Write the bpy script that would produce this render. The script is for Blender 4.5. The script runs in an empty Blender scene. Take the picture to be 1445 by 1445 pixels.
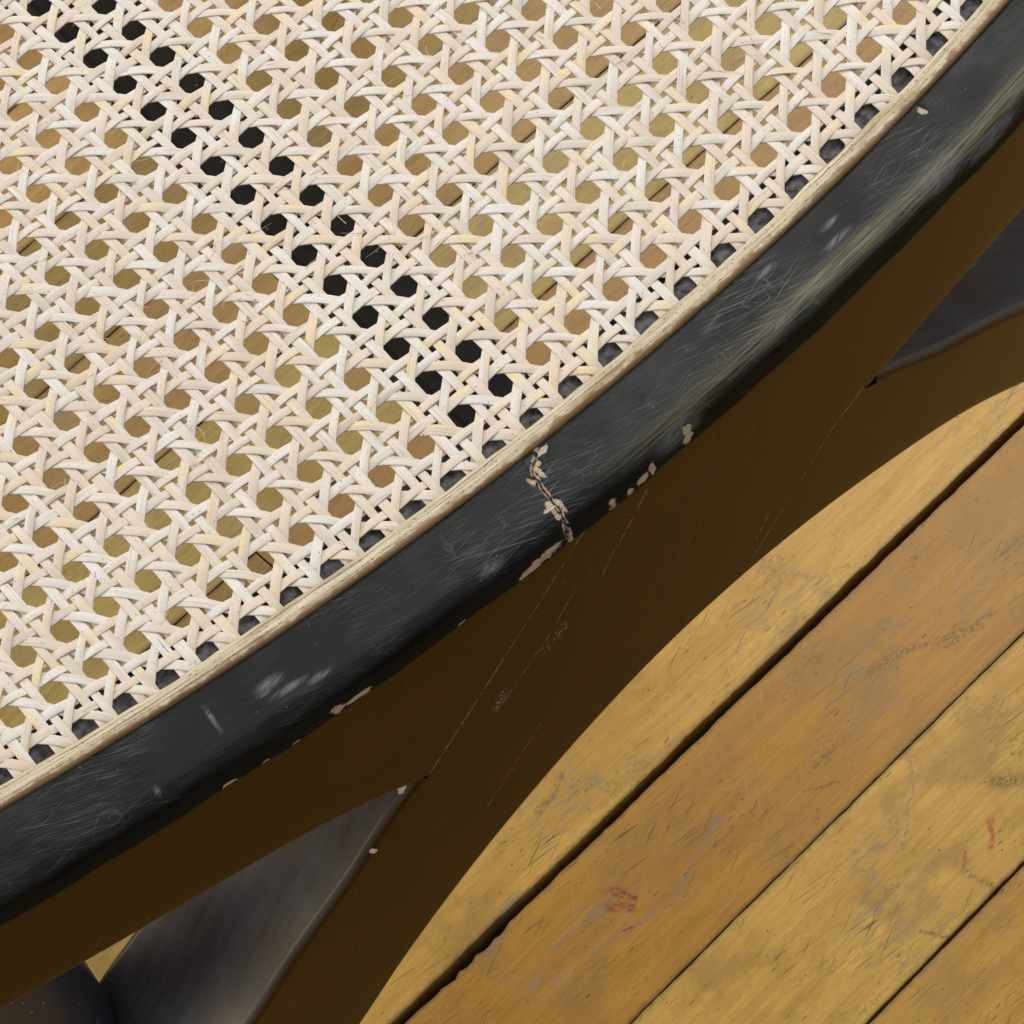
import bpy, math, random
import numpy as np
from mathutils import Matrix, Vector

random.seed(7)
rng = np.random.default_rng(7)
scene = bpy.context.scene

# ------------------------------------------------------------------ camera
cam_d = bpy.data.cameras.new('camera')
cam = bpy.data.objects.new('camera', cam_d)
scene.collection.objects.link(cam)
_r = Vector((0.7504, -0.6472, -0.1343)).normalized()
_f = Vector((0.2416, 0.4577, -0.8557))
_f = (_f - _r * _f.dot(_r)).normalized()
_u = _r.cross(_f)
_m = Matrix((_r, _u, -_f)).transposed().to_4x4()
_m.translation = Vector((-0.2021, -0.3572, 1.1032))
cam.matrix_world = _m
cam_d.sensor_width = 36.0
cam_d.lens = 111.6
cam_d.clip_start = 0.01
cam_d.clip_end = 100.0
cam_d.dof.use_dof = False
scene.camera = cam

# ------------------------------------------------------------------ light (indoor: soft room light and one large window)
world = bpy.data.worlds.new('World')
scene.world = world
world.use_nodes = True
bgn = world.node_tree.nodes['Background']
bgn.inputs['Color'].default_value = (0.97, 0.98, 1.0, 1)
bgn.inputs['Strength'].default_value = 0.52


def area_light(name, loc, target, size, power, color):
    ld = bpy.data.lights.new(name, 'AREA')
    ld.shape = 'RECTANGLE'
    ld.size, ld.size_y = size
    ld.energy = power
    ld.color = color
    lo = bpy.data.objects.new(name, ld)
    lo.location = loc
    d = Vector(target) - Vector(loc)
    lo.rotation_euler = d.to_track_quat('-Z', 'Y').to_euler()
    scene.collection.objects.link(lo)
    return lo


area_light('window_light', (-2.6, 1.3, 1.15), (0, 0.1, 0.3), (2.4, 1.6), 62, (0.93, 0.95, 1.0))
area_light('ceiling_light', (1.75, 1.2, 2.5), (0.1, 0.1, 0.3), (2.2, 2.4), 66, (1.0, 0.97, 0.91))

scene.view_settings.view_transform = 'Standard'
scene.view_settings.look = 'None'
scene.view_settings.gamma = 1.0
scene.view_settings.use_curve_mapping = False
scene.view_settings.exposure = 0.0
scene.render.engine = 'CYCLES'
scene.cycles.max_bounces = 4
scene.cycles.diffuse_bounces = 3
scene.cycles.glossy_bounces = 2
scene.cycles.caustics_reflective = False
scene.cycles.caustics_refractive = False
scene.cycles.use_adaptive_sampling = True
scene.cycles.adaptive_threshold = 0.02


# ------------------------------------------------------------------ small node language
class G:
    """one material's node graph"""

    def __init__(self, name):
        self.mat = bpy.data.materials.new(name)
        self.mat.use_nodes = True
        self.t = self.mat.node_tree
        self.bsdf = self.t.nodes['Principled BSDF']

    def new(self, kind):
        return self.t.nodes.new(kind)

    def put(self, sock, v):
        if isinstance(v, S):
            self.t.links.new(v.s, sock)
        elif isinstance(v, (tuple, list)):
            sock.default_value = tuple(v) + ((1.0,) if len(v) == 3 and sock.type == 'RGBA' else ())
        else:
            sock.default_value = v

    def math(self, op, a, b=0.0, c=0.0, clamp=False):
        n = self.new('ShaderNodeMath')
        n.operation = op
        n.use_clamp = clamp
        self.put(n.inputs[0], a)
        self.put(n.inputs[1], b)
        self.put(n.inputs[2], c)
        return S(self, n.outputs[0])

    def vec(self, x, y, z=0.0):
        n = self.new('ShaderNodeCombineXYZ')
        for k, v in enumerate((x, y, z)):
            self.put(n.inputs[k], v)
        return S(self, n.outputs[0])

    def xyz(self, v):
        n = self.new('ShaderNodeSeparateXYZ')
        self.put(n.inputs[0], v)
        return [S(self, o) for o in n.outputs]

    def uv(self):
        n = self.new('ShaderNodeUVMap')
        return self.xyz(S(self, n.outputs[0]))[:2]

    def rnd(self):
        return S(self, self.new('ShaderNodeObjectInfo').outputs['Random'])

    def objcol(self):
        return S(self, self.new('ShaderNodeObjectInfo').outputs['Color'])

    def pos(self):
        return self.xyz(S(self, self.new('ShaderNodeNewGeometry').outputs['Position']))

    def attr(self, name):
        n = self.new('ShaderNodeAttribute')
        n.attribute_name = name
        return S(self, n.outputs['Fac'])

    def noise(self, v, detail=2.0, rough=0.5, scale=1.0, dist=0.0):
        n = self.new('ShaderNodeTexNoise')
        n.inputs['Scale'].default_value = scale
        n.inputs['Detail'].default_value = detail
        n.inputs['Roughness'].default_value = rough
        n.inputs['Distortion'].default_value = dist
        self.put(n.inputs['Vector'], v)
        return S(self, n.outputs[0])

    def voro(self, v):
        n = self.new('ShaderNodeTexVoronoi')
        n.inputs['Scale'].default_value = 1.0
        self.put(n.inputs['Vector'], v)
        return S(self, n.outputs['Distance'])

    def step(self, v, lo, hi):
        n = self.new('ShaderNodeMapRange')
        n.interpolation_type = 'SMOOTHSTEP'
        self.put(n.inputs[0], v)
        n.inputs[1].default_value = lo
        n.inputs[2].default_value = hi
        return S(self, n.outputs[0])

    def mix(self, f, a, b):
        n = self.new('ShaderNodeMix')
        n.data_type = 'RGBA'
        self.put(n.inputs[0], f)
        self.put(n.inputs[6], a)
        self.put(n.inputs[7], b)
        return S(self, n.outputs[2])

    def mul(self, a, b):
        n = self.new('ShaderNodeMix')
        n.data_type = 'RGBA'
        n.blend_type = 'MULTIPLY'
        n.inputs[0].default_value = 1.0
        self.put(n.inputs[6], a)
        self.put(n.inputs[7], b)
        return S(self, n.outputs[2])

    def seg(self, x, y, ax, ay, bx, by, w, soft=0.5):
        """1 inside a stroke of half width w from a to b, 0 outside"""
        dx, dy = bx - ax, by - ay
        l2 = dx * dx + dy * dy
        px, py = x - ax, y - ay
        t = self.math('MINIMUM', self.math('MAXIMUM', (px * dx + py * dy) / l2, 0.0), 1.0)
        ex, ey = px - t * dx, py - t * dy
        d = self.math('SQRT', ex * ex + ey * ey)
        return 1.0 - self.step(d, w * (1 - soft), w * (1 + soft))

    def scratches(self, x, y, ang, fl, fw, lo, hi, seed):
        c, s = math.cos(ang), math.sin(ang)
        a = x * c + y * s
        b = y * c - x * s
        n = self.noise(self.vec(a * fl + seed, b * fw, seed * 1.7), 1.0)
        return self.step(n, lo, hi)

    def bump(self, h, dist, strength=1.0):
        n = self.new('ShaderNodeBump')
        n.inputs['Strength'].default_value = strength
        n.inputs['Distance'].default_value = dist
        self.put(n.inputs['Height'], h)
        self.t.links.new(n.outputs[0], self.bsdf.inputs['Normal'])

    def out(self, color, rough, spec=0.5):
        self.put(self.bsdf.inputs['Base Color'], color)
        self.put(self.bsdf.inputs['Roughness'], rough)
        self.put(self.bsdf.inputs['Specular IOR Level'], spec)
        return self.mat


class S:
    def __init__(self, g, s):
        self.g, self.s = g, s

    def __add__(self, o): return self.g.math('ADD', self, o)
    def __radd__(self, o): return self.g.math('ADD', o, self)
    def __sub__(self, o): return self.g.math('SUBTRACT', self, o)
    def __rsub__(self, o): return self.g.math('SUBTRACT', o, self)
    def __mul__(self, o): return self.g.math('MULTIPLY', self, o)
    def __rmul__(self, o): return self.g.math('MULTIPLY', o, self)
    def __truediv__(self, o): return self.g.math('DIVIDE', self, o)
    def max(self, o): return self.g.math('MAXIMUM', self, o)
    def clamp(self): return self.g.math('ADD', self, 0.0, clamp=True)


# ------------------------------------------------------------------ materials
def mat_cane():
    g = G('rattan_cane')
    u, v = g.uv()
    r = g.rnd()
    o = r * 71.0
    big = g.noise(g.vec(u * 38.0 + o, v * 0.25, o), 2.0)
    pink = g.noise(g.vec(u * 55.0 - o, v * 0.2, o + 9.0), 1.0)
    yel = g.noise(g.vec(u * 75.0 + o * 1.3, v * 0.3, o + 21.0), 1.5)
    grain = g.noise(g.vec(u * 90.0 + o, v * 4.5, o + 3.0), 3.0, 0.65)
    fine = g.noise(g.vec(u * 60.0 + o, v * 9.0, o + 33.0), 2.0)
    speck = g.noise(g.vec(u * 1500.0 + o, v * 3.0, o + 5.0), 1.0)
    split = g.noise(g.vec(u * 22.0 + o, v * 2.6, o + 44.0), 1.0)
    # per strand tone
    c = g.mix(g.step(r, 0.1, 0.9), (0.65, 0.555, 0.445), (0.74, 0.67, 0.575))
    c = g.mix(g.step(big, 0.40, 0.62) * 0.9, c, (0.79, 0.745, 0.685))
    odd = g.step(g.math('SINE', r * 391.0), 0.55, 0.95)
    c = g.mix(odd * 0.6, c, (0.72, 0.575, 0.42))
    c = g.mix(g.step(pink, 0.50, 0.68) * 0.8, c, (0.74, 0.595, 0.49))
    c = g.mix(g.step(yel, 0.56, 0.70) * 0.85, c, (0.80, 0.64, 0.38))
    c = g.mix(g.step(grain, 0.48, 0.72) * 0.5, c, (0.60, 0.51, 0.41))
    c = g.mix(g.step(fine, 0.58, 0.74) * 0.5, c, (0.52, 0.43, 0.33))
    c = g.mix(g.step(speck, 0.68, 0.74) * g.step(big, 0.40, 0.55) * 0.85, c, (0.16, 0.13, 0.10))
    line = g.step(split, 0.695, 0.71) * (1.0 - g.step(split, 0.715, 0.73))
    c = g.mix(line * 0.75, c, (0.22, 0.17, 0.12))
    g.bump(grain * 0.6 + fine * 0.4, 0.00025, 0.5)
    return g.out(c, grain * 0.25 + 0.36, 0.35)


def mat_spline():
    g = G('rattan_spline')
    u, v = g.uv()                    # u metres along, v metres across (0 at the seat side)
    grain = g.noise(g.vec(u * 45.0, v * 3200.0, 2.0), 2.0, 0.6)
    wide = g.noise(g.vec(u * 14.0, v * 500.0, 5.0), 2.0)
    c = g.mix(g.step(grain, 0.35, 0.65), (0.47, 0.37, 0.22), (0.72, 0.64, 0.46))
    c = g.mix(g.step(wide, 0.5, 0.75) * 0.5, c, (0.74, 0.69, 0.56))
    patch = g.noise(g.vec(u * 45.0, v * 160.0, 15.0), 3.0, 0.65)
    c = g.mix(g.step(patch, 0.50, 0.70) * 0.7, c, (0.36, 0.25, 0.12))
    crackn = g.noise(g.vec(u * 22.0, v * 1700.0, 8.0), 2.0)
    c = g.mix(g.step(crackn, 0.56, 0.64) * 0.85, c, (0.22, 0.15, 0.08))
    # rows of dark pores
    wob = (g.noise(g.vec(u * 60.0, 1.0, 1.0), 1.0) - 0.5) * 0.0010
    vv = v + wob
    rows = g.math('MAXIMUM', 1.0 - g.step(g.math('ABSOLUTE', vv - 0.0021), 0.00012, 0.00030),
                  1.0 - g.step(g.math('ABSOLUTE', vv - 0.0031), 0.00012, 0.00030))
    rows = g.math('MAXIMUM', rows, 1.0 - g.step(g.math('ABSOLUTE', vv - 0.0042), 0.0001, 0.00025))
    dots = g.step(g.noise(g.vec(u * 900.0, v * 1600.0, 4.0), 1.0), 0.58, 0.64)
    c = g.mix(rows * dots * 0.7, c, (0.07, 0.05, 0.03))
    # brown glue and dirt along both edges
    edge = g.noise(g.vec(u * 220.0, v * 300.0, 7.0), 3.0, 0.65)
    dirt = g.step(v + (edge - 0.5) * 0.0050, 0.0040, 0.0056)
    c = g.mix(dirt * 0.85, c, (0.23, 0.115, 0.035))
    dirt2 = 1.0 - g.step(v + (edge - 0.5) * 0.0016, 0.0002, 0.0012)
    c = g.mix(dirt2 * 0.6, c, (0.36, 0.23, 0.10))
    g.bump(grain * 0.7 + crackn * -0.3, 0.0004, 0.6)
    return g.out(c, 0.55, 0.3)


def dust(g, a, b, scale, lo=0.03, hi=0.06, seed=0.0):
    d = g.voro(g.vec(a * scale, b * scale, seed))
    return 1.0 - g.step(d, lo, hi)


def mat_rail():
    g = G('worn_black_lacquer')
    u, v = g.uv()                    # metres along the rail, metres round the section
    chip, crack, olive_band, scuff = g.attr('chip'), g.attr('crack'), g.attr('olive_band'), g.attr('scuff')
    cloud = g.step(g.noise(g.vec(u * 35.0, v * 60.0, 1.0), 4.0, 0.6), 0.28, 0.72)
    streak = g.noise(g.vec(u * 28.0, v * 2000.0 + u * 160.0, 4.0), 2.0, 0.6)
    lip = 1.0 - g.step(v, 0.0185, 0.0225)
    s1 = g.scratches(u, v, 0.16, 85.0, 2600.0, 0.60, 0.72, 3.0)
    s2 = g.scratches(u, v, 0.38, 60.0, 2400.0, 0.64, 0.72, 11.0)
    s3 = g.scratches(u, v, -0.22, 50.0, 2300.0, 0.65, 0.73, 23.0)
    swirl = g.noise(g.vec(u * 90.0, v * 90.0, 6.0), 1.0, 0.5, 1.0, 1.2)
    hair = 1.0 - g.step(g.math('ABSOLUTE', swirl - 0.5), 0.0015, 0.006)
    mott = g.step(g.noise(g.vec(u * 26.0, v * 26.0, 31.0), 2.0), 0.42, 0.68)
    s4 = g.scratches(u, v, 0.26, 130.0, 3600.0, 0.56, 0.68, 47.0)
    rub = g.step(g.noise(g.vec(u * 18.0, v * 45.0, 81.0), 3.0, 0.6), 0.48, 0.72)
    c = g.mix(cloud, (0.0018, 0.0022, 0.0026), (0.0082, 0.0098, 0.0105))
    c = g.mix(g.step(streak, 0.35, 0.75) * lip * 0.6, c, (0.014, 0.0155, 0.0145))
    c = g.mix((s1 * (mott * 0.34 + 0.04) + s4 * (mott * 0.30 + 0.03) + s2 * mott * 0.55 + s3 * mott * 0.5 + hair * mott * 0.3).clamp() * (lip * 0.85 + 0.15), c, (0.15, 0.155, 0.145))
    c = g.mix(rub * lip * 0.5, c, (0.030, 0.031, 0.029))
    # streaky olive band near the outer edge, on part of the rail's length
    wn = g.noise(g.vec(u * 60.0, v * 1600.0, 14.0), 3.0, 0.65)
    c = g.mix((olive_band * g.step(wn, 0.25, 0.75) * 1.4).clamp() * 0.9, c, (0.205, 0.182, 0.120))
    # pale scuffs
    sn = g.noise(g.vec(u * 260.0, v * 1500.0 + u * 500.0, 2.5), 3.0, 0.65)
    c = g.mix((scuff * g.step(sn, 0.30, 0.62)).clamp() * 0.8, c, (0.17, 0.17, 0.185))
    # bare wood where the lacquer has chipped
    cn = g.noise(g.vec(u * 420.0, v * 420.0, 9.0), 3.0, 0.6)
    fibre = g.noise(g.vec(u * 150.0, v * 3200.0, 19.0), 2.0)
    bare = g.mix(g.step(fibre, 0.35, 0.65), (0.40, 0.26, 0.14), (0.54, 0.475, 0.37))
    cf = chip + (cn - 0.5) * 2.0
    c = g.mix(g.step(cf, 0.45, 0.60) * 0.45, c, (0.20, 0.195, 0.19))
    chipm = g.step(cf, 0.66, 0.71) * g.step(chip, 0.02, 0.10)
    c = g.mix(chipm, c, bare)
    c = g.mix(crack, c, (0.018, 0.010, 0.005))
    dm = dust(g, u, v, 260.0, 0.02, 0.04, 3.0)
    c = g.mix(dm * 0.6, c, (0.4, 0.4, 0.4))
    g.bump(streak * 0.35 + cloud * 0.3 + s1 * -0.3 + s2 * -0.3 + chipm * -1.2, 0.0002, 0.45)
    ledge = 1.0 - g.step(v, -0.0065, -0.0045)
    dn = g.noise(g.vec(u * 300.0, v * 300.0, 17.0), 4.0, 0.65)
    c = g.mix(ledge * g.step(dn, 0.25, 0.75) * 0.9, c, (0.30, 0.30, 0.31))
    ro = cloud * 0.22 + 0.36 + chipm * 0.4 + olive_band * 0.1 + ledge * 0.2
    return g.out(c, ro, lip * 0.15 + 0.04)


def mat_apron():
    g = G('brown_black_lacquer')
    u, v = g.uv()                    # metres along, metres of height (seat = 0)
    cloud = g.noise(g.vec(u * 20.0, v * 45.0, 1.0), 3.0)
    streak = g.noise(g.vec(u * 25.0, v * 700.0 - u * 350.0, 4.0), 2.0)
    c = g.mix(cloud, (0.0140, 0.0070, 0.0), (0.0480, 0.0190, 0.0))
    c = g.mix(g.step(streak, 0.4, 0.75) * 0.5, c, (0.046, 0.019, 0.0005))
    brk = g.step(g.noise(g.vec(u * 420.0, v * 420.0, 2.0), 4.0, 0.75), 0.36, 0.66)
    segs = [(-.0638, -.0710, -.0348, -.0429, .00028), (-.0348, -.0429, -.0028, -.0136, .00018),
            (.0900, -.0600, .0780, -.0650, .00038), (.0780, -.0650, .0640, -.0760, .00020), (.060, -.0790, .0444, -.0918, .00022),
            (-.0409, -.0646, -.0200, -.0473, .00022), (-.018, -.045, -.010, -.036, .00016),
            (.004, -.033, .010, -.026, .00018), (.012, -.0235, .0155, -.0195, .00035), (-.002, -.040, .003, -.033, .00018),
            (.047, -.084, .053, -.077, .0002), (-.052, -.108, -.030, -.086, .00012), (.02, -.062, .032, -.052, .00012)]
    m = None
    for a in segs:
        q = g.seg(u, v, *a)
        m = q if m is None else m.max(q)
    m = m * brk
    sc = g.scratches(u, v, 0.75, 70.0, 2300.0, 0.745, 0.79, 5.0)
    mott = g.step(g.noise(g.vec(u * 45.0, v * 45.0, 31.0), 2.0), 0.52, 0.66)
    c = g.mix((m * 0.75 + sc * mott * 0.35).clamp(), c, (0.33, 0.26, 0.22))
    blot = g.seg(u, v, -.0405, -.0625, -.0375, -.0585, .0011, 0.8) * g.step(g.noise(g.vec(u * 900.0, v * 900.0, 2.0), 2.0), 0.5, 0.58)
    blot = blot.max(g.seg(u, v, -.0225, -.053, -.0165, -.0495, .0015, 0.9) * g.step(g.noise(g.vec(u * 800.0, v * 800.0, 7.0), 2.0), 0.54, 0.62))
    c = g.mix(blot * 0.8, c, (0.26, 0.23, 0.21))
    dm = dust(g, u, v, 200.0, 0.02, 0.045, 8.0)
    c = g.mix(dm * 0.55, c, (0.45, 0.42, 0.38))
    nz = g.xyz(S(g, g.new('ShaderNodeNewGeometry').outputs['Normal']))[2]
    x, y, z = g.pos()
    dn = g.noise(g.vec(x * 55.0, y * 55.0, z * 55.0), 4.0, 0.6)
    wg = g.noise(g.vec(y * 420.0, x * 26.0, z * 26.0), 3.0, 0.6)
    faces_up = g.step(nz, 0.25, 0.75)
    c = g.mix(faces_up * (g.step(dn, 0.25, 0.75) * 0.35 + g.step(wg, 0.3, 0.7) * 0.3 + 0.35), c, (0.082, 0.086, 0.106))  # mottled blue-grey tint on faces that point up
    whites = g.seg(u, v, -.0722, -.0690, -.0705, -.0705, .0011, 0.3).max(g.seg(u, v, -.0850, -.0885, -.0843, -.0893, .0008, 0.3))
    c = g.mix(whites * (1.0 - faces_up), c, (0.62, 0.58, 0.50))
    g.bump(cloud * 0.5 + streak * 0.15, 0.0002, 0.2)
    g.bsdf.inputs['Specular Tint'].default_value = (1.0, 0.66, 0.14, 1)
    return g.out(c, cloud * 0.10 + 0.20 + faces_up * 0.12, faces_up * 0.2 + 0.27)


def mat_dark(name, base, rough):
    g = G(name)
    x, y, z = g.pos()
    n = g.noise(g.vec(x * 60.0, y * 60.0, z * 60.0), 4.0, 0.6)
    s = g.noise(g.vec(x * 300.0, y * 40.0, z * 300.0), 2.0)
    c = g.mix(n, tuple(b * 0.6 for b in base), tuple(b * 1.5 for b in base))
    d = 1.0 - g.step(g.voro(g.vec(x * 190.0, y * 190.0, z * 190.0)), 0.05, 0.09)
    c = g.mix(d * 0.6, c, (0.4, 0.4, 0.38))
    g.bump(n * 0.4 + s * 0.3, 0.0003, 0.3)
    return g.out(c, n * 0.2 + rough, 0.5)


ANG = math.atan(0.0612)               # floorboards against the seat rail


def mat_floor(name, marks):
    g = G(name)
    x, y, z = g.pos()
    ca, sa = math.cos(ANG), math.sin(ANG)
    a = x * ca + y * sa
    b = y * ca - x * sa
    o = g.rnd() * 53.0
    base = g.objcol()
    grain = g.noise(g.vec(a * 11.0 + o, b * 150.0, o), 5.0, 0.68, 1.0, 0.4)
    fineg = g.noise(g.vec(a * 40.0 + o, b * 1000.0, o + 2.0), 2.0, 0.65)
    cath = g.noise(g.vec(a * 5.0 + o, b * 38.0, o + 7.0), 2.0, 0.5, 1.0, 1.5)
    blot = g.noise(g.vec(a * 22.0, b * 30.0, 3.0), 4.0, 0.65)
    c = g.mul(base, g.mix(grain, (0.62, 0.57, 0.50), (1.30, 1.33, 1.38)))
    c = g.mul(c, g.mix(fineg, (0.76, 0.72, 0.68), (1.22, 1.25, 1.27)))
    c = g.mix(g.step(cath, 0.52, 0.72) * 0.35, c, g.mul(base, (0.72, 0.62, 0.50)))
    c = g.mix(g.step(blot, 0.46, 0.66) * 0.55, c, (0.28, 0.150, 0.034))
    # fine orange-peel mottling of the old varnish
    mo = g.noise(g.vec(a * 260.0, b * 850.0, 12.0), 3.0, 0.65)
    c = g.mul(c, g.mix(mo, (0.86, 0.84, 0.82), (1.13, 1.14, 1.15)))
    # grey wear where the varnish has gone
    w = g.noise(g.vec(a * 14.0 + 3.0, b * 20.0, 21.0), 3.0, 0.6)
    w2 = g.noise(g.vec(a * 120.0, b * 420.0, 23.0), 3.0, 0.65)
    wearm = g.step(w, 0.50, 0.66) * g.step(w2, 0.46, 0.66)
    c = g.mix(wearm * 0.6, c, (0.23, 0.20, 0.15))
    # dirt smudges
    sm = g.noise(g.vec(a * 42.0, b * 60.0, 41.0), 3.0, 0.7)
    smf = g.noise(g.vec(a * 480.0, b * 700.0, 43.0), 3.0, 0.75)
    smud = g.step(sm, 0.51, 0.68) * g.step(smf, 0.46, 0.62)
    c = g.mix(smud * 0.5, c, (0.10, 0.075, 0.038))
    # dark flecks along the grain and pale hairline scratches
    fl = g.noise(g.vec(a * 170.0, b * 900.0, 51.0), 1.0)
    c = g.mix(g.step(fl, 0.715, 0.765) * 0.8, c, (0.085, 0.050, 0.018))
    sp = g.noise(g.vec(a * 520.0, b * 520.0, 57.0), 1.0)
    c = g.mix(g.step(sp, 0.745, 0.79) * 0.8, c, (0.05, 0.035, 0.02))
    mask = g.step(g.noise(g.vec(a * 16.0, b * 16.0, 61.0), 1.0), 0.48, 0.62)
    s1 = g.scratches(a, b, 0.9, 30.0, 1500.0, 0.71, 0.75, 3.0)
    s2 = g.scratches(a, b, -0.7, 34.0, 1500.0, 0.71, 0.75, 13.0)
    s3 = g.scratches(a, b, 0.12, 30.0, 1400.0, 0.71, 0.75, 33.0)
    c = g.mix((s1 + s2 + s3).clamp() * mask * 0.30, c, (0.40, 0.36, 0.28))
    d1 = g.scratches(a, b, 0.35, 42.0, 1500.0, 0.67, 0.72, 73.0)
    d2 = g.scratches(a, b, -0.15, 42.0, 1500.0, 0.67, 0.72, 83.0)
    mask2 = g.step(g.noise(g.vec(a * 18.0, b * 18.0, 91.0), 1.0), 0.46, 0.60)
    c = g.mix((d1 + d2).clamp() * mask2 * 0.9, c, (0.10, 0.07, 0.035))
    eu, ed_ = g.uv()
    grime = 1.0 - g.step(ed_ + (smf - 0.5) * 0.004 + (sm - 0.5) * 0.003, 0.0, 0.0022)
    c = g.mix(grime * 0.5, c, (0.07, 0.048, 0.022))
    if not marks:
        g.bump(grain * 0.4 + mo * 0.25, 0.0004, 0.35)
        return g.out(c, mo * 0.15 + 0.36, 0.35)
    # single marks: grey gouges, dark strokes and two smears of red paint
    tear = g.step(g.noise(g.vec(a * 420.0, b * 1000.0, 71.0), 3.0, 0.7), 0.42, 0.58)
    wob = (g.noise(g.vec(a * 140.0, b * 140.0, 77.0), 2.0) - 0.5) * 0.004
    xx, yy = x + wob, y - wob

    def strokes(lst, soft=0.7):
        m = None
        for q in lst:
            e = g.seg(xx, yy, *q, soft)
            m = e if m is None else m.max(e)
        return m
    grey = strokes([(.016, .0795, .029, .0770, .0010), (.006, .0660, .044, .0620, .0007), (.044, .0620, .070, .0715, .0008),
                    (.066, .0705, .078, .0745, .0013), (-.006, .0790, .024, .0760, .0006), (-.022, .0950, -.002, .1030, .0030),
                    (.053, .1185, .0545, .1192, .0022), (.118, .0160, .140, .0330, .0004), (.140, .0330, .146, .0420, .0006)])
    c = g.mix(grey * tear * 0.8, c, (0.20, 0.175, 0.15))
    darks = strokes([(.174, .0770, .206, .0630, .0013), (.190, .0660, .214, .0640, .0011), (.162, .0790, .178, .0765, .0016),
                     (.108, .0600, .121, .0530, .0007), (.118, .0640, .132, .0660, .0006), (.030, .1240, .046, .1290, .0016),
                     (.128, -.006, .133, -.022, .0014), (.162, .012, .172, .004, .0022), (.100, -.012, .106, -.022, .0008)])
    c = g.mix(darks * tear * 0.6, c, (0.075, 0.050, 0.028))
    rn = g.step(g.noise(g.vec(x * 420.0 + y * 300.0, y * 200.0 - x * 150.0, 5.0), 3.0, 0.7), 0.44, 0.56)
    red = strokes([(.0235, .0760, .0285, .0705, .0019), (.0290, .0790, .0320, .0720, .0016), (.0200, .0655, .0240, .0640, .0005)])
    c = g.mix(red * (rn * 0.75 + 0.2), c, (0.23, 0.035, 0.022))
    red2 = strokes([(.1425, -.0060, .1500, .0015, .0011), (.1290, -.0040, .1345, -.0015, .0007)])
    c = g.mix(red2 * (rn * 0.4 + 0.5), c, (0.42, 0.075, 0.03))
    g.bump(grain * 0.4 + mo * 0.25, 0.0004, 0.35)
    return g.out(c, mo * 0.15 + 0.36 + wearm * 0.2, 0.35)


def mat_plain(name, col, rough):
    g = G(name)
    x, y, z = g.pos()
    n = g.noise(g.vec(x * 400.0, y * 400.0, z * 400.0), 3.0, 0.6)
    return g.out(g.mix(n, tuple(c * 0.5 for c in col), tuple(c * 1.5 for c in col)), rough, 0.2)


M_CANE, M_SPLINE, M_RAIL, M_APRON, M_FLOOR = mat_cane(), mat_spline(), mat_rail(), mat_apron(), mat_floor('worn_maple_board', True)
M_FLOOR2 = mat_floor('old_maple_board', False)
M_BAR = mat_dark('matte_black_paint', (0.011, 0.009, 0.008), 0.5)
M_LEG = mat_dark('black_lacquer', (0.020, 0.022, 0.034), 0.30)
M_GAP = mat_plain('packed_floor_dirt', (0.010, 0.008, 0.006), 0.9)
M_FIBRE = mat_plain('cane_fibre', (0.66, 0.52, 0.34), 0.5)


# ------------------------------------------------------------------ mesh helpers
def mesh_obj(name, verts, faces, mat, parent=None, smooth=True, uv=None, attrs=None):
    """faces: (n,4) int array or list; uv: per-vertex (n,2)"""
    me = bpy.data.meshes.new(name)
    verts = np.asarray(verts, dtype=np.float32)
    if isinstance(faces, np.ndarray):
        nf, k = faces.shape
        me.vertices.add(len(verts))
        me.vertices.foreach_set('co', verts.ravel())
        me.loops.add(nf * k)
        me.loops.foreach_set('vertex_index', faces.astype(np.int32).ravel())
        me.polygons.add(nf)
        me.polygons.foreach_set('loop_start', np.arange(0, nf * k, k, dtype=np.int32))
        me.update(calc_edges=True)
    else:
        me.from_pydata(verts.tolist(), [], faces)
    if uv is not None:
        li = np.empty(len(me.loops), dtype=np.int32)
        me.loops.foreach_get('vertex_index', li)
        lay = me.uv_layers.new(name='UVMap')
        lay.data.foreach_set('uv', np.asarray(uv, dtype=np.float32)[li].ravel())
    for an, av in (attrs or {}).items():
        at = me.attributes.new(an, 'FLOAT', 'POINT')
        at.data.foreach_set('value', np.asarray(av, dtype=np.float32))
    me.validate()
    if smooth:
        me.polygons.foreach_set('use_smooth', np.ones(len(me.polygons), dtype=bool))
    me.materials.append(mat)
    o = bpy.data.objects.new(name, me)
    scene.collection.objects.link(o)
    if parent is not None:
        o.parent = parent
    return o


def grid_faces(n, m, closed_m=False):
    a = np.arange(n - 1)[:, None] * m
    if closed_m:
        j = np.arange(m)
        k = (j + 1) % m
    else:
        j = np.arange(m - 1)
        k = j + 1
    return np.stack([a + j, a + k, a + m + k, a + m + j], -1).reshape(-1, 4)


def smoothstep(a, lo, hi):
    t = np.clip((a - lo) / (hi - lo), 0, 1)
    return t * t * (3 - 2 * t)


SEAT = 0.45


def y_out(x):
    """where the lacquered top of the front rail starts, seen in plan"""
    return 0.0019 - 0.0143 * x + 0.5369 * x * x


def front_normal(x):
    sl = -0.0143 + 2 * 0.5369 * x
    n = np.stack([sl, -np.ones_like(sl)], -1)
    return n / np.linalg.norm(n, axis=1)[:, None]


def resample(poly, step, fine):
    """poly: list of (d,z); fine[k] says whether segment k gets small steps"""
    out = []
    for k in range(len(poly) - 1):
        a, b = np.array(poly[k]), np.array(poly[k + 1])
        n = max(1, int(math.ceil(np.linalg.norm(b - a) / step))) if fine[k] else 1
        for q in range(n):
            out.append(a + (b - a) * q / n)
    out.append(np.array(poly[-1]))
    return np.array(out)


RX = (-0.222, 0.286)                  # the seat's outer width
YB = 0.432                            # back of the seat


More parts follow.
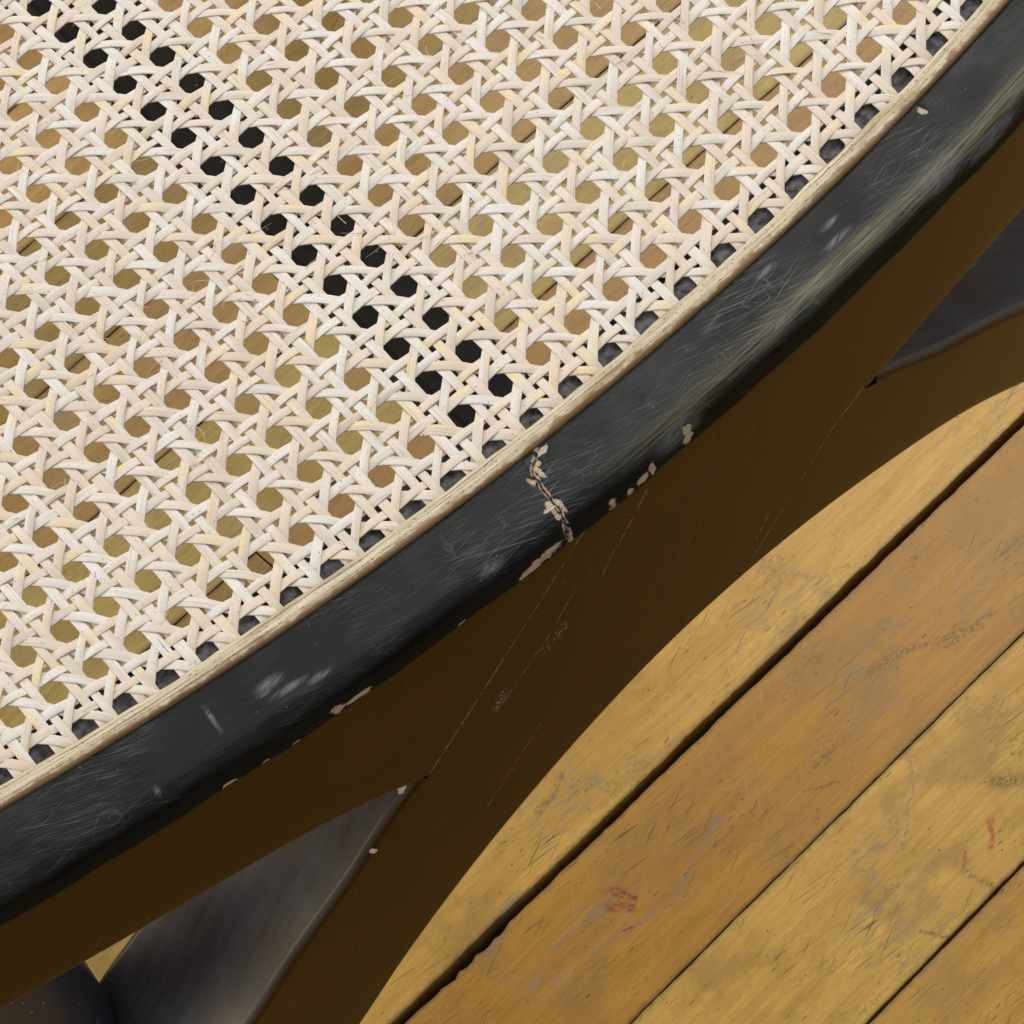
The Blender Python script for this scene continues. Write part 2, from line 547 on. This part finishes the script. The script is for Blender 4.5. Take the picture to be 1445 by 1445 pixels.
# ------------------------------------------------------------------ floor
floor = bpy.data.objects.new('floor', None)
scene.collection.objects.link(floor)
floor['kind'] = 'structure'
floor['label'] = 'old worn maple strip floor under the chair'
bm_v = [(-3, -3, -0.028), (3.5, -3, -0.028), (3.5, 3.5, -0.028), (-3, 3.5, -0.028)]
mesh_obj('subfloor', bm_v, [(0, 1, 2, 3)], M_GAP, floor, False)
PW = 0.0640
y_ref = 0.0362                        # joint at x = 0 between two boards in front of the chair
tones = {0: (0.405, 0.200, 0.026), -1: (0.600, 0.358, 0.074), 1: (0.535, 0.312, 0.064), -2: (0.505, 0.282, 0.052)}
gaps = {1: 0.0034, 0: 0.0005, -1: 0.0012}
ca, sa = math.cos(ANG), math.sin(ANG)


def plank(row, a0, a1, b0, b1, tone, dz):
    n = max(8, int((a1 - a0) / 0.003)) if (a1 > -0.15 and a0 < 0.55 and -0.12 < b0 < 0.65) else 8
    a = np.linspace(a0, a1, n)
    w = np.zeros((2, n))
    for k in range(2):
        for fq in (9, 23, 61, 140, 290):
            w[k] += np.sin(a * fq * 6.28 / 1.0 + rng.random() * 6.28) * 0.00008 / (fq / 9) ** 0.25
        w[k] += rng.normal(0, 0.00007, n)
    rag = np.convolve(rng.normal(0, 1, n + 4), np.ones(5) / 5, 'valid') * 0.00045
    if row == 1:
        w[0] += np.abs(rag)
    if row == 0:
        w[1] -= np.abs(rag)
    if row == 1:                      # torn edge along the wide joint
        w[0] += smoothstep(-np.abs(a + 0.010), -0.022, -0.004) * 0.0004
    if row == 0:
        tear = smoothstep(-np.abs(a + 0.022), -0.030, -0.010)
        w[1] -= tear * 0.0016 * (0.6 + 0.4 * np.sin(a * 700))
    e = 0.0004
    prof = [(b0, -0.022, 0), (b0, -e, 0), (b0 + e * 0.4, -e * 0.35, 0), (b0 + e, 0, 0), (b0 + 0.006, 0, .3), (b1 - 0.006, 0, .3), (b1 - e, 0, 1), (b1 - e * 0.4, -e * 0.35, 1), (b1, -e, 1), (b1, -0.022, 1)]
    vs = np.zeros((n, len(prof), 3))
    for j, (b, z, s) in enumerate(prof):
        ww = w[0] if s == 0 else w[1] if s == 1 else w[0] * 0
        bb = b + ww
        vs[:, j, 0] = a * ca - (bb + 0) * sa
        vs[:, j, 1] = a * sa + bb * ca
        vs[:, j, 2] = z + dz
    m = len(prof)
    fc = grid_faces(n, m).tolist()
    fc.append(list(range(m)))
    fc.append([(n - 1) * m + j for j in reversed(range(m))])
    ev = np.array([min(p[0] - b0, b1 - p[0]) for p in prof])
    puv = np.stack([np.repeat(a[:, None], m, 1), np.repeat(ev[None, :], n, 0)], -1).reshape(-1, 2)
    o = mesh_obj('plank', vs.reshape(-1, 3), fc, M_FLOOR if -3 < row < 2 else M_FLOOR2, floor, False, puv)
    o.color = (*tone, 1)
    return o


for row in range(-18, 24):
    b0 = (y_ref + 0.0) * ca + row * PW - PW * 1 + PW
    g0 = gaps.get(row, 0.0002 + 0.0005 * random.random())
    g1 = gaps.get(row + 1, 0.0002 + 0.0005 * random.random())
    # row r lies between joint r and joint r+1
    t = tones.get(row)
    if t is None:
        k = random.random()
        t = tuple(p * (1 - k) + q * k for p, q in zip((0.300, 0.172, 0.040), (0.420, 0.262, 0.072)))
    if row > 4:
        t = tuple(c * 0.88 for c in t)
    cuts = [-1.2, 0.60 + 0.5 * random.random(), 1.7]
    if row > 2:
        cuts = [-1.2, -0.4 + 1.0 * random.random(), 0.75 + 0.3 * random.random(), 1.7]
    else:
        cuts.insert(1, -0.75 + 0.4 * random.random())
    for q in range(len(cuts) - 1):
        tt = t if row in tones else tuple(c * (0.9 + 0.2 * random.random()) for c in t)
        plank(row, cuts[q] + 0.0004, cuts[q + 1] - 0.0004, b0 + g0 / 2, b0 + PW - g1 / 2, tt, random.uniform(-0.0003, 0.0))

# ------------------------------------------------------------------ the chair
chair = bpy.data.objects.new('chair', None)
scene.collection.objects.link(chair)
chair.location = (0, 0, 0)
chair['label'] = 'worn black lacquered chair with a woven cane seat and a cracked front rail'
chair['category'] = 'chair'

# rail section: d outward from the spline, z from the seat top
LEDGE = -0.0185
sec = [(LEDGE, -0.0125), (LEDGE, -0.0040), (LEDGE + 0.0006, -0.0031), (LEDGE + 0.0018, -0.0028), (-0.0052, -0.0028), (-0.0052, -0.0045), (0.0, -0.0045),
       (0.0, -0.0005), (0.0004, -0.0001), (0.0012, 0.0)]
fine = [0, 0, 0, 0, 0, 0, 0, 0, 0]
sec.append((0.0160, -0.0001)); fine.append(1)
for k in range(1, 7):
    a = math.radians(15 * k)
    sec.append((0.0160 + 0.0045 * math.sin(a), -0.0051 + 0.0050 * math.cos(a))); fine.append(1)
sec.append((0.0205, -0.0108)); fine.append(1)
for k in range(1, 4):
    a = math.radians(30 * k)
    sec.append((0.0190 + 0.0015 * math.cos(a), -0.0110 - 0.0015 * math.sin(a))); fine.append(1)
sec.append((LEDGE, -0.0125)); fine.append(0)


def sweep(name, path, nrm, prof, mat, parent, attrs_fn=None, disp_fn=None, s=None, v0=0.0):
    n, m = len(path), len(prof)
    arc = np.r_[0, np.cumsum(np.linalg.norm(np.diff(prof, axis=0), axis=1))] - v0
    if s is None:
        s = np.r_[0, np.cumsum(np.linalg.norm(np.diff(path, axis=0), axis=1))]
    D = np.repeat(prof[None, :, 0], n, 0)
    Z = np.repeat(prof[None, :, 1], n, 0)
    U = np.repeat(s[:, None], m, 1)
    V = np.repeat(arc[None, :], n, 0)
    if disp_fn:
        D, Z = disp_fn(U, V, D, Z)
    vs = np.zeros((n, m, 3))
    vs[:, :, 0] = path[:, 0, None] + nrm[:, 0, None] * D
    vs[:, :, 1] = path[:, 1, None] + nrm[:, 1, None] * D
    vs[:, :, 2] = SEAT + Z
    attrs = attrs_fn(U, V) if attrs_fn else {}
    fc = grid_faces(n, m)
    o = mesh_obj(name, vs.reshape(-1, 3), fc, mat, parent, True, np.stack([U, V], -1).reshape(-1, 2),
                 {k: a.ravel() for k, a in attrs.items()})
    return o


prof = resample(sec, 0.00035, fine)
# v is measured from the start of the flat top
_arc = np.r_[0, np.cumsum(np.linalg.norm(np.diff(prof, axis=0), axis=1))]
_i0 = int(np.argmin(np.abs(prof[:, 0] - 0.0004) + np.abs(prof[:, 1] + 0.0001)))
V0 = float(_arc[_i0])


def poly_dist(U, V, pts):
    best = np.full(U.shape, 1e9)
    for (ax, ay), (bx, by) in zip(pts[:-1], pts[1:]):
        dx, dy = bx - ax, by - ay
        t = np.clip(((U - ax) * dx + (V - ay) * dy) / (dx * dx + dy * dy), 0, 1)
        best = np.minimum(best, np.hypot(U - ax - t * dx, V - ay - t * dy))
    return best


CRACK = [(-.0018, 0), (-.0034, .0018), (-.0062, .0036), (-.0073, .0056), (-.0071, .0075), (-.0079, .0095), (-.0080, .0118), (-.0084, .0143), (-.0083, .0165), (-.0090, .0188), (-.0090, .0215), (-.0098, .0245), (-.0094, .028), (-.0105, .0315)]
PADS = [(-.0014, .0014, .0020, .0013), (-.0044, .0034, .0012, .0012), (-.0054, .0060, .0008, .0022), (-.0086, .0066, .0008, .0017),
        (-.0096, .0140, .0010, .0020), (-.0099, .0172, .0007, .0022), (-.0075, .0165, .0005, .0026), (-.0112, .0152, .0010, .0006), (-.0098, .0230, .0007, .0028), (-.0087, .0260, .0007, .0032),
        # knocks along the lower edge
        (-.0160, .0268, .0052, .0020), (-.0210, .0285, .0040, .0020), (.0040, .0275, .0013, .0028), (.0095, .0285, .0010, .0022), (.0140, .0275, .0022, .0020), (.0170, .0265, .0012, .0028),
        (.0290, .0250, .0016, .0046), (-.0420, .0292, .0016, .0006), (-.0720, .0285, .0045, .0014), (-.0780, .0275, .0022, .0018), (-.0980, .0292, .0010, .0006),
        (-.1080, .0290, .0020, .0012), (.1335, .0020, .0010, .0018), (-.0900, .0292, .0012, .0006)]
SCUFF = [(.1215, .0190, .0060, .0034), (.1390, .0225, .0100, .0022), (.0260, .0225, .0060, .0030), (-.1035, .0085, .0005, .0036), (-.0850, .0130, .0040, .0008), (-.0780, .0150, .0028, .0008), (-.0905, .0105, .0016, .0006),
         (-.1230, .0170, .0006, .0012), (.0930, .0065, .0026, .0008), (.0905, .0110, .0040, .0008), (.0720, .0040, .0030, .0007), (.0640, .0170, .0050, .0008), (-.0300, .0180, .0030, .0012), (-.0880, .0090, .0030, .0012)]


def ell(U, V, lst):
    m = np.zeros(U.shape)
    for x, y, a, b in lst:
        d = np.hypot((U - x) / a, (V - y) / b)
        m = np.maximum(m, 1 - smoothstep(d, 0.3, 1.7))
    return m


def rail_attrs(U, V):
    cd = poly_dist(U, V, CRACK)
    jit = 0.00006 * np.sin(V * 4200) + 0.00005 * np.sin(V * 1700 + 1)
    crack = 1 - smoothstep(cd + jit, 0.00008, 0.00030)
    chip = ell(U, V, PADS)
    chip = np.maximum(chip, (1 - smoothstep(cd, 0.0003, 0.0011)) * 0.82)
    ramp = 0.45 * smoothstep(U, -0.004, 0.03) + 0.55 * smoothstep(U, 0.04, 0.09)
    olive_band = ramp * np.exp(-((V - 0.0172 - 0.0008 * np.sin(U * 60)) / 0.0030) ** 2) * (V < 0.0225)  # olive band by the outer edge, fading in along the rail
    return {'crack': crack, 'chip': chip, 'olive_band': olive_band, 'scuff': ell(U, V, SCUFF)}


def rail_disp(U, V, D, Z):
    top = (V > 0.0002) & (V < 0.036)
    cd = poly_dist(U, V, CRACK)
    dep = (1 - smoothstep(cd, 0.0001, 0.0006)) * 0.0009 + smoothstep(ell(U, V, PADS), 0.35, 0.6) * 0.00025
    wob = 0.00012 * np.sin(U * 190) + 0.00010 * np.sin(U * 83 + V * 60) + 0.00005 * np.sin(U * 420 + 2)
    f = smoothstep(V, 0.0165, 0.0215)
    dep = np.where(top, dep, 0)
    # one side of the break stands a little proud
    lift = 0.00030 * np.exp(-np.maximum(U + 0.006, 0) / 0.02) * (U > -0.008 - (V - 0.0118) * 0.12) * top
    return D + f * (wob * 1.4 - dep) * top, Z + (1 - f) * (wob * 0.6 - dep + lift) * top


x = np.r_[np.linspace(RX[0], -0.185, 20)[:-1], np.linspace(-0.185, -0.026, 320)[:-1], np.linspace(-0.026, 0.034, 300), np.linspace(0.034, 0.19, 312)[1:], np.linspace(0.19, RX[1], 40)[1:]]
path = np.stack([x, y_out(x)], -1)
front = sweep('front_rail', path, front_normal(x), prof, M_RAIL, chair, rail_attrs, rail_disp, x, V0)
front['label'] = 'worn black front rail with a jagged crack across it'

# plain straight rails for the other three sides
LX, RXI = RX[0] + 0.0205, RX[1] - 0.0205


def straight(name, p0, p1, nr, prf, mat, v0, n=120):
    t = np.linspace(0, 1, n)[:, None]
    pth = np.array(p0) * (1 - t) + np.array(p1) * t
    return sweep(name, pth, np.repeat(np.array([nr], float), n, 0), prf, mat, chair, None, None, None, v0)


profc = resample(sec, 0.002, fine)
straight('side_rail', (LX, float(y_out(np.array(LX))) - 0.006), (LX, YB), (-1, 0), profc, M_RAIL, V0)
straight('side_rail', (RXI, YB), (RXI, float(y_out(np.array(RXI))) - 0.006), (1, 0), profc, M_RAIL, V0)
straight('back_rail', (LX + 0.0006, YB), (RXI - 0.0006, YB), (0, 1), profc, M_RAIL, V0)

# the spline that wedges the cane into its groove
spl = [(-0.0056, -0.0044), (-0.0056, -0.0004), (-0.0053, 0.0003), (-0.0046, 0.0008), (-0.0038, 0.00095), (-0.0034, 0.00080), (-0.0029, 0.00100), (-0.0020, 0.00095), (-0.0016, 0.00078), (-0.0012, 0.00085), (-0.0007, 0.0006), (-0.0003, 0.0001), (-0.0002, -0.0044)]
spl = np.array(spl)
spv0 = 0.0042


def spl_disp(U, V, D, Z):
    w = 0.00018 * np.sin(U * 95) + 0.00012 * np.sin(U * 231 + 1) + 0.00006 * np.sin(U * 700)
    mid = (Z > -0.003)
    return D + w * mid * (D < -0.003), Z + mid * (0.00010 * np.sin(U * 140) + 0.00008 * np.sin(U * 320 + V * 900))


xs = np.linspace(LX + 0.0002, RXI - 0.0002, 900)
sweep('spline', np.stack([xs, y_out(xs)], -1), front_normal(xs), spl, M_SPLINE, chair, None, spl_disp, xs, spv0)
yl, yr = float(y_out(np.array(LX))), float(y_out(np.array(RXI)))
straight('spline', (LX, yl + 0.0056), (LX, YB - 0.0056), (-1, 0), spl, M_SPLINE, spv0)
straight('spline', (RXI, YB - 0.0056), (RXI, yr + 0.0056), (1, 0), spl, M_SPLINE, spv0)
straight('spline', (LX + 0.0002, YB), (RXI - 0.0002, YB), (0, 1), spl, M_SPLINE, spv0)

# front apron and the arch below it: one sawn piece, flush faces
CX, CZ = 0.035, -0.265
th_o = np.radians([-82, -72.6, -64.4, -52.7, -36.8, -28.3, -10, 0, 10, 17.6, 24.3, 37.6, 49, 65.3, 73.4, 82])
ro = np.array([.2600, .2358, .2220, .2108, .2120, .2205, .2185, .2165, .2150, .2125, .2045, .2022, .2055, .2200, .2350, .256])
th_i = np.radians([-82, -75, -69.6, -58.4, -42, -30, -20, -8, 5, 22, 46, 65.3, 73.2, 82])
ri = np.array([.2000, .1850, .1760, .1645, .1615, .1622, .1640, .1672, .1675, .1665, .1708, .1817, .1930, .2060])
th = np.radians(np.linspace(-76, 76, 185))


def smooth(a, k=9):
    p = np.pad(a, k, mode='edge')
    ker = np.hanning(2 * k + 1)
    return np.convolve(p, ker / ker.sum(), 'valid')


RO, RI = smooth(np.interp(th, th_o, ro), 7), smooth(np.interp(th, th_i, ri), 12)
OUTX, OUTZ = CX + RO * np.sin(th), CZ + RO * np.cos(th)
INX, INZ = CX + RI * np.sin(th), CZ + RI * np.cos(th)
iL = int(np.argmin(np.abs(OUTX - (-0.0690))))
iR = int(np.argmin(np.abs(OUTX - 0.0975)))
TOPZ = -0.0120
vs, fcs = [], []


def addv(xx, zz):
    vs.append((xx, zz))
    return len(vs) - 1


ring_o = [addv(a, b) for a, b in zip(OUTX, OUTZ)]
NR = 5
ring = [ring_o]
for k in range(1, NR + 1):
    q = k / NR
    ring.append([addv(a * (1 - q) + c * q, b * (1 - q) + d * q) for a, b, c, d in zip(OUTX, OUTZ, INX, INZ)])
for k in range(NR):
    for j in range(len(th) - 1):
        fcs.append((ring[k][j], ring[k][j + 1], ring[k + 1][j + 1], ring[k + 1][j]))
# apron columns
cols_x = list(np.linspace(-0.196, OUTX[iL], 36)[:-1]) + list(OUTX[iL:iR + 1]) + list(np.linspace(OUTX[iR], 0.275, 46)[1:])
NA = 5
prev = None
for cx in cols_x:
    if OUTX[iL] - 1e-9 <= cx <= OUTX[iR] + 1e-9:
        j = int(np.argmin(np.abs(OUTX - cx)))
        zb, vb = OUTZ[j], ring_o[j]
    else:
        fz, fx = (OUTZ[iL], OUTX[iL]) if cx < OUTX[iL] else (OUTZ[iR], OUTX[iR])
        dd = abs(cx - fx)
        flat = -0.0548 if cx < 0 else -0.0560
        zb = flat + (fz - flat) * math.exp(-dd / 0.030) - 0.010 * (dd / 0.2) * 0.0
        vb = addv(cx, zb)
    col = [vb] + [addv(cx, zb + (TOPZ - zb) * k / NA) for k in range(1, NA + 1)]
    if prev:
        for k in range(NA):
            fcs.append((prev[k], prev[k + 1], col[k + 1], col[k]))
    prev = col
V2 = np.array(vs)
OFF, DEP = 0.0185, 0.047
nv = len(V2)
yf = y_out(V2[:, 0]) - OFF
Vf = np.stack([V2[:, 0], yf, SEAT + V2[:, 1]], -1)
Vb = Vf + np.stack([0 * yf, DEP - 0.0125 * (1 - smoothstep(-V2[:, 1], 0.048, 0.080)), 0 * yf], -1)
edges = {}
for f in fcs:
    for a, b in zip(f, f[1:] + f[:1]):
        edges[(a, b)] = edges.get((a, b), 0) + 1
allf = []
# orient: front must face -y
def area2(f):
    p = V2[list(f)]
    return sum(p[i][0] * p[(i + 1) % 4][1] - p[(i + 1) % 4][0] * p[i][1] for i in range(4))


fcs = [f if area2(f) > 0 else f[::-1] for f in fcs]
ed = {}
for f in fcs:
    for a, b in zip(f, f[1:] + f[:1]):
        ed[(a, b)] = 1
allf = [list(f) for f in fcs] + [[nv + i for i in f[::-1]] for f in fcs]
for (a, b) in ed:
    if (b, a) not in ed:
        allf.append([b, a, nv + a, nv + b])
uvs = np.r_[V2, V2]
apron = mesh_obj('apron_arch', np.r_[Vf, Vb], allf, M_APRON, chair, True, uvs)
apron['label'] = 'glossy brown black apron with an arch curving down to the legs'
bv = apron.modifiers.new('bevel', 'BEVEL')
bv.width = 0.0058
bv.segments = 4
bv.limit_method = 'ANGLE'
bv.angle_limit = math.radians(50)
wn = apron.modifiers.new('wn', 'WEIGHTED_NORMAL')
wn.keep_sharp = False


# legs: round, turned, with a slight taper
def turned_leg(x0, y0, splay=0.0):
    zs = np.array([0.0, 0.004, 0.02, 0.10, 0.20, 0.30, 0.37, 0.38, 0.385, 0.395, 0.40, SEAT - 0.0128])
    rs = np.array([0.012, 0.0135, 0.0140, 0.0165, 0.0185, 0.0198, 0.0203, 0.0203, 0.0203, 0.0203, 0.0203, 0.0203])
    n = 48
    a = np.linspace(0, 2 * math.pi, n, endpoint=False)
    v = np.zeros((len(zs), n, 3))
    v[:, :, 0] = x0 + rs[:, None] * np.cos(a)
    v[:, :, 1] = y0 + rs[:, None] * np.sin(a) + splay * (1 - zs[:, None] / SEAT)
    v[:, :, 2] = zs[:, None]
    fc = grid_faces(len(zs), n, True).tolist()
    fc.append(list(range(n))[::-1])
    fc.append([(len(zs) - 1) * n + j for j in range(n)])
    return mesh_obj('leg', v.reshape(-1, 3), fc, M_LEG, chair)


turned_leg(-0.1757, 0.0400)
turned_leg(0.2640, 0.0520)
turned_leg(-0.1757, YB - 0.010, 0.13)
turned_leg(0.2457, YB - 0.010, 0.13)


# flat brace under the cane from the front rail to the back rail
def bar(name, p0, p1, w, h, ztop, mat):
    p0, p1 = np.array(p0), np.array(p1)
    d = (p1 - p0) / np.linalg.norm(p1 - p0)
    s = np.array([d[1], -d[0]])
    n = 40
    pr = [(-w / 2, -h), (-w / 2, -0.002), (-w / 2 + 0.0006, -0.0006), (-w / 2 + 0.002, 0), (w / 2 - 0.002, 0), (w / 2 - 0.0006, -0.0006), (w / 2, -0.002), (w / 2, -h)]
    v = []
    for k in range(n):
        c = p0 + (p1 - p0) * k / (n - 1)
        for a, z in pr:
            v.append((c[0] + s[0] * a, c[1] + s[1] * a, ztop + z))
    fc = grid_faces(n, len(pr), True).tolist()
    m = len(pr)
    fc.append(list(range(m)))
    fc.append([(n - 1) * m + j for j in reversed(range(m))])
    return mesh_obj(name, v, fc, mat, chair, False)


bar('seat_brace', (0.0062, 0.0170), (0.0140, YB - 0.014), 0.0240, 0.022, SEAT - 0.0185, M_BAR)

# ------------------------------------------------------------------ woven cane
panel = bpy.data.objects.new('cane_panel', None)
scene.collection.objects.link(panel)
panel.parent = chair
CXY = ([-0.005577971, 0.127423133, 0.006964138, -0.00390288, -0.002317394, -0.003833547],
       [0.088751701, -0.001796417, 0.009215856, -0.132018236, -0.000665887, -0.001791343])
A0, A1, B0, B1 = -0.9, 0.62, -1.05, 1.15


def _poly(a, b):
    t = (1, b, b * b, a, a * b, a * a)
    return [sum(c * q for c, q in zip(C, t)) for C in CXY]


def lattice(i, j):
    """weave coordinates to plan; the weave is pulled a little out of square, as in the seat"""
    a, b = (i - 9) / 10, j / 10
    ac, bc = np.clip(a, A0, A1), np.clip(b, B0, B1)
    X0, Y0 = _poly(ac, bc)
    ea, eb = a - ac, b - bc
    dxa = CXY[0][3] + CXY[0][4] * bc + 2 * CXY[0][5] * ac
    dya = CXY[1][3] + CXY[1][4] * bc + 2 * CXY[1][5] * ac
    dxb = CXY[0][1] + CXY[0][4] * ac + 2 * CXY[0][2] * bc
    dyb = CXY[1][1] + CXY[1][4] * ac + 2 * CXY[1][2] * bc
    return X0 + ea * dxa + eb * dxb, Y0 + ea * dya + eb * dyb


ZC = SEAT - 0.0011                    # middle of the weave
TH = 0.00048                          # strand thickness
WD = 0.00258                          # strand width
DL = 0.152                            # half the spacing inside a pair, in weave units
XL, XR = LX + 0.0040, RXI - 0.0040


def wobble(t, amp, f0):
    r = np.zeros_like(t)
    for f in (0.16, 0.37, 0.83):
        r += np.sin(t * f * f0 + rng.random() * 6.28) * amp * rng.uniform(0.4, 1.0)
    return r


def strand(i, j, z, lat, width):
    """i, j, z, lat: samples along; lat = sideways shift in metres"""
    X0, Y0 = lattice(i, j)
    dx, dy = np.gradient(X0), np.gradient(Y0)
    l = np.hypot(dx, dy)
    tx, ty = dx / l, dy / l
    X0 = X0 - ty * lat
    Y0 = Y0 + tx * lat
    lim = y_out(X0) + 0.0036
    ok = (X0 > XL) & (X0 < XR) & (Y0 > lim) & (Y0 < YB - 0.0040)
    idx = np.nonzero(ok)[0]
    if len(idx) < 12:
        return None
    a, b = idx[0], idx[-1] + 1
    sl = slice(a, b)
    X0, Y0, z, tx, ty, l = X0[sl], Y0[sl], z[sl], tx[sl], ty[sl], l[sl]
    # press the ends down under the spline
    s = np.cumsum(l)
    dist = np.minimum(np.minimum(Y0 - y_out(X0), YB - Y0), np.minimum(X0 - LX, RXI - X0))
    z = z * smoothstep(dist, 0.003, 0.010) - 0.0010 * (1 - smoothstep(dist, 0.0045, 0.0075))
    n = len(X0)
    wv = width * (1 + 0.07 * np.sin(s * 70 + rng.random() * 6) + 0.04 * np.sin(s * 310 + rng.random() * 6))
    pr = np.array([(-0.98, -0.55), (-1.0, 0.18), (-0.88, 0.36), (0, 0.46), (0.88, 0.36), (1.0, 0.18), (0.98, -0.55)])
    m = len(pr)
    tw = wobble(s * 60, 0.085, 1.0)    # slight twist
    v = np.zeros((n, m, 3))
    h = pr[None, :, 0] * wv[:, None] / 2
    v[:, :, 0] = X0[:, None] - ty[:, None] * h
    v[:, :, 1] = Y0[:, None] + tx[:, None] * h
    v[:, :, 2] = ZC + z[:, None] + pr[None, :, 1] * TH + h * tw[:, None]
    uv = np.zeros((n, m, 2))
    uv[:, :, 0] = s[:, None]
    uv[:, :, 1] = pr[None, :, 0]
    f = grid_faces(n, m, True)
    return mesh_obj('cane_strand', v.reshape(-1, 3), f, M_CANE, panel, True, uv.reshape(-1, 2))


def wave(t, kind):
    """height of a pair strand: over, over, under, under"""
    return np.sin(2 * math.pi * t) if kind else -np.sin(2 * math.pi * t)


I0, I1, J0, J1 = -19, 18, -17, 23
ST = 10
H = TH * 0.52
HD = TH * 1.10
n_made = 0
# strands running away from the front rail (constant j), two to a pair
t = np.arange(I0, I1, 1 / ST)
for j in range(J0, J1):
    for sgn in (-1, 1):
        dl = DL * rng.uniform(0.92, 1.08)
        tri = np.sin(2 * math.pi * (t)) * 1.0
        # DL strand (sgn -1): over at n+.5-d, under at n+.5+d
        z = H * 1.45 * np.sin(2 * math.pi * t) * (1 if sgn < 0 else -1)
        strand(t, j + 0.5 + sgn * dl + wobble(t, 0.016, 1.0), z, wobble(t, 0.00005, 2.0), WD * rng.uniform(0.91, 1.07))
# strands running along the front rail (constant i)
t = np.arange(J0, J1, 1 / ST)
for i in range(I0, I1):
    for sgn in (-1, 1):
        dl = DL * rng.uniform(0.92, 1.08)
        # upper strand (sgn -1) goes under at n+.5-d and over at n+.5+d
        z = H * 1.45 * np.sin(2 * math.pi * t) * (-1 if sgn < 0 else 1)
        strand(i + 0.5 + sgn * dl + wobble(t, 0.016, 1.0), t, z, wobble(t, 0.00005, 2.0), WD * rng.uniform(0.91, 1.07))
# diagonals
for c in range(-42, 36):
    k = c + 0.5
    t = np.arange(I0, I1, 1 / 13)
    # i - j = k
    z = HD * np.cos(2 * math.pi * t)
    jj = t - k
    bow = 0.00016 * np.cos(2 * math.pi * t) * (1 - 0.6 * smoothstep(jj * 1.0, -2, 9))
    strand(t, jj + wobble(t, 0.016, 1.0), z, bow + wobble(t, 0.00005, 2.0), WD * rng.uniform(0.86, 1.05))
for c in range(-36, 42):
    k = c + 0.5
    t = np.arange(I0, I1, 1 / 13)
    # i + j = k : over the strands of constant i, under those of constant j
    z = -HD * np.cos(2 * math.pi * t)
    strand(t, k - t + wobble(t, 0.016, 1.0), z, 0.00006 * np.cos(2 * math.pi * t) + wobble(t, 0.00005, 2.0), WD * rng.uniform(0.86, 1.05))


# loose fibres that have split off the cane
def fibres():
    vs_, fs_ = [], []
    spots = [(0.3 + 0.0, 0.0)]
    for _ in range(130):
        i = rng.uniform(-2, 14)
        j = rng.uniform(-10, 11)
        X0, Y0 = lattice(np.array(i), np.array(j))
        if Y0 < y_out(X0) + 0.008:
            continue
        an = rng.uniform(0, 6.28)
        L = rng.uniform(0.003, 0.011)
        cur = rng.normal(0, 120)
        n = 9
        p = np.zeros((n, 3))
        xx, yy, aa = float(X0), float(Y0), an
        zz = ZC + 0.0006
        rise = rng.uniform(-0.05, 0.25)
        for k in range(n):
            p[k] = (xx, yy, zz + 0.0)
            xx += math.cos(aa) * L / n
            yy += math.sin(aa) * L / n
            zz += rise * L / n
            aa += cur * L / n
        r = 0.00009
        b = len(vs_)
        for k in range(n):
            d = p[min(k + 1, n - 1)] - p[max(k - 1, 0)]
            d /= np.linalg.norm(d)
            s = np.array([-d[1], d[0], 0])
            u = np.array([0, 0, 1.0])
            rr = r * (1.15 - k / n)
            for q in range(4):
                ang = q * math.pi / 2
                vs_.append(p[k] + (s * math.cos(ang) + u * math.sin(ang)) * rr)
        for k in range(n - 1):
            for q in range(4):
                fs_.append((b + k * 4 + q, b + k * 4 + (q + 1) % 4, b + k * 4 + 4 + (q + 1) % 4, b + k * 4 + 4 + q))
    o = mesh_obj('loose_fibres', vs_, fs_, M_FIBRE, panel)
    o['kind'] = 'stuff'


fibres()


# torn splinter of bare wood in the corner between apron and arch
def splinter(cx, cy, cz):
    v, fcs_ = [], []
    n, m = 7, 8
    for k in range(n):
        q = k / (n - 1)
        w = 0.0011 * math.sin(math.pi * min(1, q * 0.85 + 0.12)) + 0.0002
        for j in range(m):
            a = 2 * math.pi * j / m
            rr = w * (1 + 0.25 * math.sin(3 * a + k))
            v.append((cx + rr * math.cos(a) - 0.0012 * q, cy + rr * math.sin(a) * 0.7 - 0.0012 * q, cz - 0.0034 * q + 0.0005 * math.cos(a)))
    fcs_ = grid_faces(n, m, True).tolist() + [list(range(m)), [(n - 1) * m + j for j in reversed(range(m))]]
    return mesh_obj('splinter', v, fcs_, M_SPLINTER, chair, False)


M_SPLINTER = mat_plain('bare_pale_wood', (0.60, 0.55, 0.45), 0.7)
splinter(-0.0700, float(y_out(np.array(-0.0700))) - OFF + 0.0030, SEAT - 0.0705)
